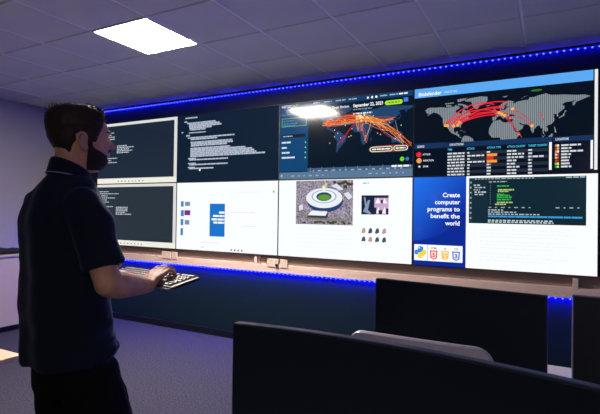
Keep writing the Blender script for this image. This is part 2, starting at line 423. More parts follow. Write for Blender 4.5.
s.words('button_text', [(.833, .91, .88, .016)], (90, 140, 20), lay=3, seed=3)
s.rect('blue_button', .936, .966, .872, .921, (70, 120, 225), 2)
g = .006
s.rects('green_outline', [(.016, .223, .695, .695 + g), (.016, .223, .80, .80 + g), (.016, .02, .695, .80), (.219, .223, .695, .80)], (110, 200, 90), 2)
s.words('side_text', [(.03, .12, .77, .012), (.03, .15, .735, .012), (.03, .13, .71, .012), (.014, .1, .855, .012)], (90, 140, 180), seed=11)
s.rect('search_field', .021, .216, .548, .59, (6, 24, 44), 2)
s.words('search_text', [(.03, .11, .568, .014)], (180, 200, 215), lay=3, seed=4)
s.words('side_menu_text', [(.017, .094, .487, .022), (.018, .061, .418, .022), (.019, .087, .352, .022), (.019, .13, .286, .022)], (205, 222, 235), seed=12, wl=(.03, .05), gap=.003)
s.disc('side_dot', [(.217, q, .010) for q in (.476, .41, .344, .278)], (130, 215, 120), 2)
C1 = lambda lo, la: (.472 + (lo + 68) * .00212, .314 + (la + 55) * .0041)
s.shapes('landmass', [[C1(*q) for q in P_] for P_ in LAND], (30, 66, 104), 1)
rnd = random.Random(21)
NAp = [(-80, 38), (-95, 35), (-118, 36), (-75, 42), (-100, 45)]; EUp = [(0, 51), (10, 50), (20, 46), (30, 40), (2, 40), (45, 35)]; AS = [(60, 30), (78, 22), (95, 30), (110, 25), (103, 5), (118, 34)]; SAp = [(-47, -23), (-58, -34), (-70, -33)]; AFp = [(28, -26), (8, 8), (31, 30)]; AU = [(145, -37), (151, -33), (174, -41)]
sets = ([('arc_red', (206, 40, 24)), ('arc_orange', (255, 120, 20)), ('arc_yellow', (255, 190, 60)), ('arc_pale', (150, 150, 190))])
for nm, c in sets:
    cv = []
    for q in range({'arc_red': 26, 'arc_orange': 34, 'arc_yellow': 18, 'arc_pale': 10}[nm]):
        A_, B_ = rnd.choice([(NAp, EUp), (NAp, EUp), (NAp, EUp), (EUp, AS), (EUp, AS), (EUp, EUp), (EUp, AFp), (AS, AU), (AS, EUp), (AS, EUp), (EUp, SAp) if nm in ('arc_red', 'arc_pale') else (EUp, AS)])
        a = rnd.choice(A_); bb = rnd.choice(B_)
        a = (a[0] + rnd.uniform(-9, 9), a[1] + rnd.uniform(-6, 6)); bb = (bb[0] + rnd.uniform(-9, 9), bb[1] + rnd.uniform(-6, 6))
        p, q_ = C1(*a), C1(*bb); d = math.hypot(p[0] - q_[0], p[1] - q_[1])
        m_ = ((p[0] + q_[0]) / 2, (p[1] + q_[1]) / 2 + d * rnd.uniform(.1, .45) * rnd.choice((1, .7, -.8, -.5)))
        cv.append((p, m_, q_))
    s.ribbon(cv, nm, c, lay=3, wd=.0026, k=.9)
s.disc('attack_glow', [C1(-104, 40) + (.035,), C1(-98, 36) + (.03,)], (240, 96, 26), 4); s.disc('attack_glow', [C1(8, 50) + (.03,), C1(14, 47) + (.022,), C1(30, 44) + (.022,), C1(45, 40) + (.02,)], (255, 140, 30), 4)
s.disc('attack_spark', [C1(rnd.gauss(8, 12), rnd.gauss(48, 5)) + (rnd.uniform(.005, .011),) for _ in range(18)] + [C1(rnd.uniform(-110, 150), rnd.uniform(-30, 55)) + (.006,) for _ in range(24)], (255, 236, 190), 5)
s.shapes('orange_glow', [rrect(.70, .97, .295, .375, .06, .04)], (200, 92, 14), 4, k=.55)
s.shapes('pill_rim', [rrect(.708, .866, .302, .364, .017, .031), rrect(.872, .968, .304, .366, .017, .031)], (236, 230, 214), 5)
s.shapes('pill', [rrect(.714, .860, .311, .355, .012, .022), rrect(.878, .962, .313, .357, .012, .022)], (34, 34, 38), 6)
s.words('pill_text', [(.725, .85, .333, .016), (.888, .952, .335, .016)], (250, 246, 236), lay=7, seed=9, wl=(.02, .04), gap=.004)
s.disc('round_button', [(.93, .205, .026)], (110, 205, 40), 2); s.disc('round_button', [(.964, .205, .022)], (50, 110, 190), 2)
s.rect('timeline', .238, 1, .03, .135, (62, 92, 124), 1); s.rect('timeline', 0, 1, 0, .09, (88, 116, 146), 2)
s.rects('timeline_mark', [(.26 + q * .09, .262 + q * .09, .09, .15) for q in range(8)], (130, 150, 172), 3)
s.words('timeline_text', [(.28, .95, .10, .014), (.1, .4, .04, .014), (.7, .95, .045, .014)], (150, 172, 196), lay=3, seed=14, gap=.03)
s.words('timeline_text', [(.86, .985, .125, .022)], (236, 240, 244), lay=4, seed=4, wl=(.03, .05)); s.disc('timeline_dot', [(.02, .045, .014)], (140, 205, 150), 3)
# --- column 3 bottom: white page with photographs
s = Screen(2, 0, 'white page with an aerial photo of a ring-shaped building, bottom row third from left', WHITE)
mp = bpy.data.materials.new('aerial_photo_print'); mp.use_nodes = True
nt = mp.node_tree; bs = nt.nodes['Principled BSDF']; tc = nt.nodes.new('ShaderNodeTexCoord')
vo = nt.nodes.new('ShaderNodeTexVoronoi'); vo.inputs['Scale'].default_value = 70; rp = nt.nodes.new('ShaderNodeValToRGB')
for i, (p, c) in enumerate(((0, (92, 88, 84)), (.35, (150, 138, 152)), (.7, (182, 172, 196)), (1, (214, 206, 222)))):
    e = rp.color_ramp.elements[i] if i < 2 else rp.color_ramp.elements.new(p)
    e.position = p; e.color = lin(c)
nt.links.new(tc.outputs['Object'], vo.inputs['Vector']); nt.links.new(vo.outputs['Color'], rp.inputs['Fac']); nt.links.new(rp.outputs['Color'], bs.inputs['Emission Color'])
bs.inputs['Emission Strength'].default_value = .8; bs.inputs['Base Color'].default_value = lin((6, 7, 9)); bs.inputs['Roughness'].default_value = .1
s.rect('aerial_photo', .146, .591, .428, .989, WHITE, 1, m=mp)
rn = random.Random(3)
s.shapes('photo_trees', [s.ell(rn.uniform(.45, .58), rn.uniform(.90, .975), .012, .02, 8) for _ in range(14)] + [s.ell(.16 + .42 * rn.random(), .445 + .02 * rn.random(), .014, .014, 8) for _ in range(14)], (66, 70, 48), 2, k=.9)
s.shapes('photo_road', [[(.15, .70), (.24, .52), (.55, .50), (.585, .56), (.585, .53), (.55, .47), (.23, .49), (.15, .64)]], (128, 124, 112), 2)
s.shapes('building_shade', [s.ell(.377, .728, .142, .142)], (38, 58, 112), 3)
s.shapes('building_roof', [s.ell(.371, .765, .142, .128)], (226, 232, 240), 4)
s.shapes('roof_ring', [s.ell(.371, .785, .098, .084)], (150, 166, 190), 5); s.shapes('roof_ring', [s.ell(.371, .785, .088, .075)], (232, 236, 244), 6)
s.shapes('courtyard_wall', [s.ell(.371, .783, .060, .056)], (44, 62, 90), 7); s.shapes('courtyard_lawn', [s.ell(.373, .773, .050, .038)], (88, 150, 52), 8)
s.shapes('roof_notch', [[(.362, .842), (.38, .842), (.382, .915), (.36, .915)], [(.25, .70), (.285, .715), (.278, .735), (.245, .725)], [(.46, .74), (.50, .725), (.505, .745), (.462, .757)]], (236, 232, 226), 9)
s.shapes('photo_entrance', [[(.35, .90), (.385, .955), (.40, .95), (.37, .89)]], (214, 206, 60), 4)
s.shapes('annexe_roof', [[(.245, .545), (.275, .605), (.40, .60), (.385, .54)]], (232, 234, 238), 3); s.shapes('annexe_shade', [[(.235, .505), (.25, .56), (.275, .545), (.385, .54), (.40, .585), (.405, .53), (.385, .49)]], (52, 56, 78), 2)
s.shapes('photo_block', [[(.42, .92), (.47, .945), (.52, .875), (.50, .86)], [(.52, .82), (.56, .84), (.585, .78), (.56, .74)], [(.17, .66), (.20, .69), (.205, .62), (.175, .60)]], (214, 218, 232), 3)
s.rect('collage', .653, .745, .566, .797, (20, 34, 60)); s.rect('collage', .745, .843, .566, .797, (196, 164, 196), 1)
s.shapes('collage_figure', [[(.665, .60), (.70, .74), (.715, .74), (.70, .62), (.725, .58), (.71, .57)], [(.67, .77), (.68, .78), (.69, .68), (.68, .66)]], (128, 150, 176), 2)
s.shapes('collage_figure', [[(.75, .70), (.77, .77), (.79, .70)], [(.80, .70), (.815, .765), (.835, .70)], [(.755, .58), (.775, .66), (.79, .58)], [(.80, .58), (.815, .66), (.835, .58)]], (246, 236, 240), 2)
s.rects('collage_shade', [(.745, .843, .765, .797), (.775, .80, .57, .62), (.745, .76, .57, .65), (.825, .843, .57, .64), (.79, .805, .70, .74)], (40, 36, 70), 3)
ICO = []
for iy in range(2):
    for ix in range(4):
        u, v = .655 + ix * .048, .372 - iy * .105
        ICO.append([(u, v - .03), (u + .014, v - .036), (u + .03, v - .02), (u + .028, v + .02), (u + .016, v + .034), (u + .006, v + .012)])
s.shapes('small_icon', ICO[1:3] + ICO[4:5] + ICO[6:8], (70, 78, 92), 1); s.shapes('small_icon', ICO[0:1] + ICO[3:4] + ICO[5:6], (186, 150, 142), 1)
s.words('faint_text', [(.148, .58, .36 - q * .055, .008) for q in range(6)] + [(.65, .84, .235, .012), (.65, .84, .215, .010)], (234, 237, 240), seed=31); s.words('link_text', [(.66, .706, .944, .016)], (150, 190, 214), seed=2)
# --- column 4 top: live attack map
s = Screen(3, 1, 'attack map with red arcs under a light blue header bar, top right display', (5, 15, 28))
s.rect('header_bar', 0, .976, .895, 1, (88, 164, 236), 1)
s.text('brand_text', 'Bitdefender', .024, .915, .042, (246, 250, 252), width=.143, bold=.02); s.text('header_text', 'THREAT MAP', .183, .92, .026, (205, 228, 246), width=.08)
mm = bpy.data.materials.new('striped_map_print'); mm.use_nodes = True
nt = mm.node_tree; bs = nt.nodes['Principled BSDF']; tc = nt.nodes.new('ShaderNodeTexCoord')
wv = nt.nodes.new('ShaderNodeTexWave'); wv.inputs['Scale'].default_value = 22; wv.bands_direction = 'X'; rp = nt.nodes.new('ShaderNodeValToRGB')
rp.color_ramp.elements[0].color = lin((84, 98, 106)); rp.color_ramp.elements[1].color = lin((150, 158, 162))
nt.links.new(tc.outputs['Object'], wv.inputs['Vector']); nt.links.new(wv.outputs['Fac'], rp.inputs['Fac']); nt.links.new(rp.outputs['Color'], bs.inputs['Emission Color'])
bs.inputs['Emission Strength'].default_value = 1; bs.inputs['Base Color'].default_value = lin((6, 7, 9)); bs.inputs['Roughness'].default_value = .1
D1 = lambda lo, la: (.068 + (lo + 168) * .0025, .385 + (la - 4) * .0058)
s.shapes('landmass', [[D1(lo, max(la, -8)) for lo, la in P_] for P_ in LAND if max(q[1] for q in P_) > 3], WHITE, 1, m=mm)
s.shapes('map_highlight', [s.ell(.70, .852, .03, .012)], (46, 110, 30), 1)
rnd = random.Random(5); cv = []
for a, bb, h in (((-118, 34), (4, 52), .16), ((-110, 33), (10, 50), .11), ((-95, 31), (0, 51), .08), ((-85, 36), (8, 47), .05), ((-118, 35), (-5, 66), .2), ((-100, 38), (25, 68), .16), ((-95, 34), (20, 60), .12), ((-80, 40), (10, 58), .1)):
    p, q = D1(*a), D1(*bb); cv.append((p, ((p[0] + q[0]) / 2, (p[1] + q[1]) / 2 + h), q))
s.ribbon(cv, 'attack_arc', (232, 36, 52), 3, wd=.006)
cv = []
for a, bb, h in (((5, 50), (50, 8), .09), ((15, 48), (75, 22), .07), ((10, 46), (40, 15), .06), ((30, 52), (78, 25), .08), ((2, 51), (25, 45), .05), ((90, 45), (100, 30), .02), ((45, 12), (55, 2), .02)):
    p, q = D1(*a), D1(*bb); cv.append((p, ((p[0] + q[0]) / 2, (p[1] + q[1]) / 2 + h), q))
s.ribbon(cv, 'attack_arc', (206, 44, 64), 3, wd=.0035)
s.disc('attack_spark', [D1(*q) + (.016,) for q in ((-112, 33), (-98, 32), (-88, 33), (-84, 38), (-118, 34), (6, 50), (12, 47), (18, 44), (35, 55), (76, 22))], (255, 176, 70), 4)
s.disc('attack_spark', [D1(*q) + (.010,) for q in ((-100, 30), (-80, 36), (-92, 40), (2, 52), (50, 8), (30, 40), (-118, 44))], (255, 92, 80), 4)
s.rect('legend_header', .002, .197, .31, .372, (20, 48, 88), 4); s.rect('legend_box', .002, .197, .0, .31, (6, 16, 32), 4)
s.text('legend_title', 'LEGEND', .02, .325, .024, (215, 225, 235), lay=5, width=.045, bold=.02)
s.disc('legend_dot', [(.031, .245, .030)], (226, 40, 56), 5); s.disc('legend_dot', [(.033, .175, .030)], (222, 160, 84), 5); s.disc('legend_dot', [(.035, .108, .012)], (220, 225, 230), 5)
s.text('legend_text', 'ATTACK', .056, .235, .02, (216, 222, 228), lay=5, width=.05, bold=.02); s.text('legend_text', 'INFECTION', .058, .165, .02, (216, 222, 228), lay=5, width=.066, bold=.02); s.text('legend_text', 'SPAM', .058, .098, .02, (216, 222, 228), lay=5, width=.032, bold=.02)
s.rect('table_header', .2, .781, .31, .365, (20, 48, 88), 4); s.rect('table_box', .2, .781, 0, .31, (6, 16, 32), 4)
s.text('table_title', 'LIVE ATTACKS', .221, .328, .024, (215, 225, 235), lay=5, width=.082, bold=.02)
s.rects('table_stripe', [(.205, .762, .255 - q * .068 - .034, .255 - q * .068) for q in range(4)], (34, 44, 58), 5)
for u, t, wd in ((.209, 'TIME', .028), (.323, 'ATTACK', .046), (.437, 'ATTACK TYPE', .078), (.548, 'ATTACK COUNTRY', .098), (.66, 'TARGET COUNTRY', .098)):
    s.text('column_title', t, u, .275, .022, (70, 196, 226), lay=6, width=wd, bold=.02)
r = random.Random(8); L = []
for q in range(8):
    v = .24 - q * .0335
    L += [(.209, .31, v, .017), (.326, .34 if q not in (1, 3) else .425, v, .017), (.548, .548 + r.choice((.05, .09, .07)), v, .017), (.66, .68 if q != 2 else .745, v, .017)]
    if q not in (1, 2, 3): L.append((.437, .46, v, .017))
s.words('table_text', L, (205, 212, 218), lay=6, seed=6, wl=(.012, .03), gap=.005)
s.rects('attack_type_chip', [(.437, .494, .193, .222), (.437, .494, .125, .154)], (240, 150, 62), 6); s.rect('attack_type_chip', .437, .474, .158, .189, (224, 44, 44), 6)
s.rect('scroll_bar', .766, .779, .03, .311, (244, 245, 245), 6); s.rect('scroll_bar', .965, .976, .03, .31, (244, 245, 245), 6); s.rect('scroll_bar', .982, .997, .02, 1.0, (226, 228, 230), 2)
s.rect('location_header', .785, .978, .31, .36, (20, 48, 88), 4); s.rect('location_box', .785, .978, 0, .31, (6, 16, 32), 4)
s.text('location_title', 'LOCATIONS', .797, .325, .024, (215, 225, 235), lay=5, width=.064, bold=.02)
FL = [((226, 130, 110), (240, 236, 230)), ((190, 60, 50), (225, 190, 80)), ((226, 140, 120), (240, 236, 230)), ((236, 200, 190), (224, 70, 70)), ((220, 190, 120), (210, 80, 70)), ((210, 50, 50), (160, 60, 50)), ((120, 200, 90), (230, 225, 110)), ((40, 150, 70), (190, 220, 120))]
for q in range(8):
    v = .262 - q * .0305
    s.rect('flag', .795, .805, v, v + .022, FL[q][0], 6); s.rect('flag', .805, .815, v, v + .022, FL[q][1], 6)
s.words('location_text', [(.825, .825 + [.095, .05, .105, .048, .042, .042, .042, .05][q], .273 - q * .0305, .017) for q in range(8)], (205, 212, 218), lay=6, seed=7, wl=(.03, .05), gap=.005)
# --- column 4 bottom: blue card and code editor
s = Screen(3, 0, 'blue card reading Create computer programs beside a code editor, bottom right display', WHITE)
mg = bpy.data.materials.new('blue_card_print'); mg.use_nodes = True
nt = mg.node_tree; bs = nt.nodes['Principled BSDF']; tc = nt.nodes.new('ShaderNodeTexCoord')
vm = nt.nodes.new('ShaderNodeVectorMath'); vm.operation = 'DOT_PRODUCT'; vm.inputs[1].default_value = (-1.05, 0, .95); rp = nt.nodes.new('ShaderNodeValToRGB')
rp.color_ramp.elements[0].position = .05; rp.color_ramp.elements[0].color = lin((10, 50, 165)); rp.color_ramp.elements[1].position = .7; rp.color_ramp.elements[1].color = lin((34, 112, 236))
nt.links.new(tc.outputs['Object'], vm.inputs[0]); nt.links.new(vm.outputs['Value'], rp.inputs['Fac']); nt.links.new(rp.outputs['Color'], bs.inputs['Emission Color'])
bs.inputs['Emission Strength'].default_value = 1; bs.inputs['Base Color'].default_value = lin((6, 7, 9)); bs.inputs['Roughness'].default_value = .1
s.rect('blue_card', 0, .322, 0, 1, WHITE, 1, m=mg)
s.shapes('card_shade', [[(0, .0), (.322, 0), (.322, .62), (.285, .56), (.25, .47), (.2, .385), (.13, .32), (.06, .285), (0, .27)]], (8, 40, 142), 2)
for i, t in enumerate(('Create', 'computer', 'programs to', 'benefit the', 'world')):
    s.text('card_text', t, .286, .772 - i * .078, .05, (248, 250, 255), lay=6, align='RIGHT', bold=.022, width=[.103, .152, .196, .176, .086][i])
s.rect('logo_strip', .008, .304, .052, .234, (246, 248, 250), 5); s.rect('logo_divider', .091, .094, .052, .234, (120, 160, 215), 6)
pu, pv, ps = .048, .145, .066          # two interlocked rounded pieces, blue above, yellow below
a = s.h / s.w
def lg(L): return [[(pu + x * ps * a, pv + y * ps) for x, y in q] for q in L]
s.shapes('logo_blue', lg([rrect(-.5, .48, .35, 1.02, .3, .3), rrect(-1.02, .1, -.42, .4, .3, .3), [(-.5, .1), (.48, .1), (.48, .7), (-.5, .7)]]), (52, 136, 206), 6)
s.shapes('logo_yellow', lg([rrect(-.48, .5, -1.02, -.35, .3, .3), rrect(.25, 1.02, -.4, .42, .3, .3), rrect(-.48, .6, -.7, -.02, .25, .25)]), (248, 208, 70), 7)
s.disc('logo_eye', [(pu - .25 * ps * a, pv + .75 * ps, .009)], (246, 248, 250), 8); s.disc('logo_eye', [(pu + .25 * ps * a, pv - .75 * ps, .009)], (246, 248, 250), 8)
for u, c, t, top in ((.131, (226, 78, 56), '5', 'HTML'), (.200, (244, 190, 70), 'JS', 'JS'), (.266, (70, 120, 214), '3', 'CSS')):
    v0, v1, hw = .068, .172, .024
    sh = lambda e: [(u - hw + e * .6, v1 - e), (u - hw + .004 + e * .6, v0 + .018 + e * .4), (u, v0 + e), (u + hw - .004 - e * .6, v0 + .018 + e * .4), (u + hw - e * .6, v1 - e)]
    s.shapes('shield', [sh(0)], c, 6); s.shapes('shield_face', [sh(.014)], (250, 240, 234), 7)
    s.text('shield_text', t, u, .098, .048, c, lay=8, align='CENTER', bold=.05)
    s.text('shield_title', top, u, .188, .020, (110, 100, 100), lay=8, align='CENTER', bold=.02)
s.rect('code_editor', .338, .947, .489, .979, (13, 38, 50), 1)
s.rect('editor_bar', .338, .947, .957, .979, (34, 60, 70), 2); s.rect('activity_bar', .338, .358, .489, .957, (26, 50, 60), 2); s.rect('file_panel', .358, .443, .489, .957, (20, 42, 56), 2)
s.words('editor_bar_text', [(.37, .70, .967, .008), (.85, .94, .967, .012)], (170, 182, 186), lay=3, seed=4); s.words('activity_icon', [(.343, .353, .93 - q * .055, .018) for q in range(8)], (140, 160, 168), lay=3, seed=2)
s.words('file_text', [(.365, .40, .90, .016), (.37, .43, .875, .012), (.365, .40, .85, .012), (.37, .435, .825, .016), (.37, .42, .80, .012)], (176, 190, 196), lay=3, seed=3)
s.words('tab_text', [(.45, .55, .935, .012)], (150, 165, 170), lay=3, seed=9)
s.rects('line_numbers', [(.455, .462, .91 - q * .024, .922 - q * .024) for q in range(10)], (70, 92, 100), 3)
s.words('code_text', [(.495, .56, .888, .014), (.495, .535, .80, .014), (.495, .575, .77, .016), (.495, .57, .745, .016), (.495, .565, .79, .014)], (52, 172, 70), lay=3, seed=5, gap=.003)
s.words('code_text', [(.50, .587, .848, .016), (.50, .56, .83, .012), (.495, .58, .715, .014), (.485, .545, .695, .014)], (170, 190, 120), lay=3, seed=6, gap=.003)
s.words('terminal_tabs', [(.45, .69, .662, .010), (.80, .93, .662, .012)], (150, 165, 172), lay=3, seed=7, gap=.02)
s.words('terminal_text', [(.447, .53, .635, .012), (.447, .60, .612, .012), (.447, .72, .59, .012)], (168, 184, 190), lay=3, seed=8); s.words('terminal_path', [(.447, .93, .566, .018)], (56, 150, 206), lay=3, seed=9, wl=(.03, .08), gap=.003)
s.words('terminal_output', [(.447, .79, .525 - q * .018, .013) for q in range(2)], (190, 204, 208), lay=3, seed=10, wl=(.01, .02), gap=.006)
s.words('faint_text', [(.40, .40 + q[1], q[0], .010) for q in ((.42, .45), (.385, .5), (.35, .42), (.30, .46), (.265, .5), (.23, .4), (.17, .3), (.135, .46), (.10, .35))], (235, 238, 240), seed=17, wl=(.02, .06))

# ---------------------------------------------------------------- wall sockets on the ledge
M_socket = mat('socket_beige', (230, 206, 190), rough=.35)
def socket(x, z, w_, h_, label, n):
    r = empty('wall_socket', (x, YL - .106, z - h_ / 2)); tag(r, label, 'wall socket', 'beige sockets under the screens')
    b = MB(); b.box(-w_ / 2, w_ / 2, -.012, -.0003, 0, h_); b.build('plate', M_socket, r, bevel=.003)
    for q in range(n):
        c = -w_ / 2 + (q + .5) * w_ / n
        b = MB()
        for dx, dz, ww, hh in ((0, .018, .004, .008), (-.011, -.004, .007, .004), (.011, -.004, .007, .004)):
            b.box(c + dx - ww / 2, c + dx + ww / 2, -.0135, -.0121, h_ / 2 + dz - hh / 2, h_ / 2 + dz + hh / 2)
        b.build('pin_holes', M_black, r)
        b = MB(); b.box(c + .014, c + .024, -.0155, -.0121, h_ - .022, h_ - .010); b.build('rocker_switch', mat('socket_switch', (190, 168, 152), rough=.3), r)
socket(-2.565, .880, .138, .086, 'wide beige double socket left of the small one beneath the middle screens', 2)
socket(-2.432, .880, .086, .086, 'small beige socket right of the double one beneath the middle screens', 1)
socket(-4.078, .880, .15, .086, 'wide beige double socket under the screens near the keyboard', 2)
socket(-3.948, .880, .086, .086, 'small beige socket under the screens near the keyboard', 1)
r = empty('power_plug', (-2.512, YL - .1198, .862)); tag(r, 'black plug with a short cable hanging from the beige double socket', 'plug')
b = MB(); b.box(-.011, .011, -.022, .0, -.012, .012); b.build('plug_body', M_black, r, bevel=.004)
b = MB(); b.tube([(0, -.012, -.0125), (.003, -.014, -.03), (.0, -.016, -.045)], [.004, .004, .004], k=6); b.build('cable', M_black, r)

# ---------------------------------------------------------------- desks, monitors, chair on the right
M_desk = mat('pale_desk_laminate', (205, 198, 208), rough=.45, spec=.4, vary=(30, .04))
M_leg = mat('grey_metal_leg', (90, 92, 98), rough=.4, metal=.6)
def desk(x0, x1, y0, y1, label, top_m):
    r = empty('desk', ((x0 + x1) / 2, (y0 + y1) / 2, 0)); tag(r, label, 'desk')
    a, c = (x1 - x0) / 2, (y1 - y0) / 2
    bx('desktop', -a, a, -c, c, .705, .73, top_m, r, bevel=.003)
    for sx in (-1, 1):
        for sy in (-1, 1):
            X, Y = sx * (a - .09), sy * (c - .09)
            bx('leg', X - .025, X + .025, Y - .025, Y + .025, 0, .704, M_leg, r, bevel=.003)
    for sx in (-1, 1): bx('side_rail', sx * (a - .09) - .015, sx * (a - .09) + .015, -c + .116, c - .116, .66, .7045, M_leg, r)
desk(-.78, 1.5, 1.62, 2.45, 'pale desk behind the two middle monitors, seen in their gap', M_desk)
desk(-.95, 1.3, .42, 1.02, 'pale desk under the large curved foreground monitor', M_desk)

def monitor(name, x, y, rz, zt, W_, H_, Rc, label, rim, base_z=.73, tilt=0):
    """flat or curved screen on a stand; front faces -Y in its own frame; zt is the height of the top edge"""
    r = empty(name, (x, y, base_z), rz); tag(r, label, 'monitor')
    zt -= base_z; zb = zt - H_
    n = 24 if Rc else 2
    def yy(q): return -(Rc - math.sqrt(Rc * Rc - q * q)) if Rc else 0.0        # ends come towards the viewer
    xs = [-W_ / 2 + W_ * i / (n - 1) for i in range(n)]
    def shell(x_in, z0, z1, y0, y1):
        b = MB(); rings = []
        for q in xs:
            q = max(-W_ / 2 + x_in, min(W_ / 2 - x_in, q)); c = yy(q)
            rings.append([(q, c + y0, z0), (q, c + y1, z0), (q, c + y1, z1), (q, c + y0, z1)])
        b.rings(rings); return b
    shell(0, zb, zt, 0, .022).build('case', rim, r, bevel=.004)
    shell(.004, zb + .02, zt - .004, -.0012, -.0002).build('screen', mat('switched_off_screen', (11, 23, 33), rough=.42, spec=.4), r)
    b = MB(); b.box(-.13, .13, .0222, .055, zb + H_ * .3, zb + H_ * .75); b.build('back_cover', M_black, r, bevel=.01)
    b = MB(); b.box(-.035, .035, .056, .075, .012, zb + H_ * .55); b.build('stand_neck', M_black, r, bevel=.005)
    b = MB(); b.box(-.13, .13, -.07, .12, .0005, .0115); b.build('stand_base', M_black, r, bevel=.004)
    bx('power_light', W_ / 2 - .05, W_ / 2 - .042, yy(W_ / 2 - .046) - .0015, yy(W_ / 2 - .046) - .0002, zb + .008, zb + .012, mat('power_button', (60, 62, 66), rough=.4), r)
    return r
M_rim = mat('monitor_case_dark', (32, 42, 56), rough=.3, spec=.6)
M_rim2 = mat('monitor_case_grey', (104, 104, 114), rough=.35, spec=.5)
monitor('computer_monitor', -.150, .753, R(-7.6), 1.20, .80, .36, 1.5, 'large dark curved monitor in the foreground at the bottom of the frame', M_rim)
monitor('computer_monitor', -.318, 1.82, R(-7.2), 1.15, .640, .385, None, 'dark flat monitor behind the grey chair back, left of the blue-lit gap', mat('monitor_case_black', (9, 11, 15), rough=.4, spec=.4))
monitor('computer_monitor', .392, 1.85, R(2), 1.152, .635, .385, None, 'dark flat monitor at the right edge of the frame, right of the blue-lit gap', M_rim2)

# office chair with a pale plastic back shell
r = empty('office_chair', (-.355, 1.40, 0), R(-1.0)); tag(r, 'office chair with pale grey rounded backrest between the dark monitors', 'chair')
M_shell = mat('pale_grey_chair_plastic', (178, 174, 190), rough=.4, spec=.5)
M_seat = mat('charcoal_chair_fabric', (44, 46, 54), rough=.9, bump=(300, .3))
b = MB(); n = 20; rings = []
def bend(x): return .6 * x * x        # the shell wraps slightly around the sitter (towards +Y)
def corner(x, hw, rad):                # how far a rounded corner cuts into the outline at x
    d = abs(x) - (hw - rad)
    return rad - math.sqrt(max(0.0, rad * rad - d * d)) if d > 0 else 0.0
b = MB(); rings = []
for q in range(41):
    x = -.222 * math.cos(PI * q / 40)
    zt_, zb_ = 1.045 - corner(x, .222, .05) - .12 * x * x, .58 + corner(x, .222, .05)
    rings.append([(x, bend(x) - .012, zb_), (x, bend(x) + .012, zb_), (x, bend(x) + .012, zt_ - .004), (x, bend(x) + .006, zt_), (x, bend(x) - .006, zt_), (x, bend(x) - .012, zt_ - .004)])
b.rings(rings); bk = b.build('backrest', M_shell, r)
for hx in (-.19, -.10, .065, .195):
    c = MB(); y = bend(hx) - .0121; c.cyl((hx, y - .0012, 1.018 if abs(hx) < .15 else 1.004), (hx, y - .0001, 1.018 if abs(hx) < .15 else 1.004), .0035, 8); c.build('screw_hole', M_black, bk)
b = MB(); b.box(-.205, .205, .014, .034, .58, 1.0)
bx_ = b.build('back_cushion', M_seat, r, bevel=.012)
b = MB(); b.box(-.24, .24, .02, .47, .42, .49); b.build('seat', M_seat, r, bevel=.03, seg=3)
b = MB(); b.tube([(0, -.03, .60), (0, -.06, .5), (0, -.02, .40), (0, .2, .395)], [.022] * 4, k=8, flat=.6); b.build('back_bracket', M_black, r)
b = MB(); b.cyl((0, .22, .09), (0, .22, .417), .028); b.build('gas_column', M_leg, r)
for q in range(5):
    a = 2 * PI * q / 5 + .3; dx, dy = math.cos(a), math.sin(a)
    b = MB(); b.tube([(0, .22, .1), (dx * .15, .22 + dy * .15, .09), (dx * .27, .22 + dy * .27, .07)], [.026, .022, .016], k=8); bl = b.build('base_arm', M_black, r)
    b = MB(); X, Y = dx * .275, .22 + dy * .275; b.cyl((X - dy * .02, Y + dx * .02, .0275), (X + dy * .02, Y - dx * .02, .0275), .027, 12); b.build('castor', M_black, bl)

# ---------------------------------------------------------------- left side: cabinet, dark bundle, desk corner
M_cab = mat('pale_lilac_cabinet', (164, 150, 148), rough=.45, spec=.35)
r = empty('cabinet', (-5.74, 2.6, 0)); tag(r, 'pale lilac low cabinet against the left wall', 'cabinet')
bx('body', -.36, .30, -.9, .9, .07, .865, M_cab, r); bx('plinth', -.36, .26, -.88, .88, 0, .0695, M_base, r); bx('top', -.365, .345, -.91, .91, .8655, .89, M_cab, r, bevel=.003)
for q in range(2):
    y0 = -.9 + q * .9
    d = bx('door', .3005, .318, y0 + .003, y0 + .897, .075, .86, M_cab, r, bevel=.002)
    yh = y0 + (.84 if q == 0 else .06); bx('handle', .3185, .335, yh - .006, yh + .006, .55, .68, M_leg, d, bevel=.002)
M_cloth = mat('dark_navy_cloth', (16, 20, 34), rough=.9, bump=(80, .4))
b = MB(); rn = random.Random(4); rings = []
for i in range(19):
    t = i / 18; L = -.36 + .72 * t; k = math.sin(PI * min(.97, max(.03, t))) ** .35
    rings.append([(.15 * k * math.cos(a) * (1 + .18 * noise.noise((L * 9, a, 1))), L, max(0.0, .032 * k * (1 + math.sin(a)) * (1 + .5 * noise.noise((L * 11, a * 2, 5))))) for a in [2 * PI * j / 16 for j in range(16)]])
b.rings(rings); o = b.build('dark_bundle', M_cloth, None, (-5.6, 3.02, .8905), smooth=True)
tag(o, 'dark soft bundle lying on top of the pale lilac cabinet', 'cloth')
desk(-3.7, -2.19, .55, 1.318, 'pale wood desk whose corner shows at the left edge behind the man', mat('pale_wood_desktop', (226, 200, 172), rough=.4, spec=.4, vary=(12, .06)))

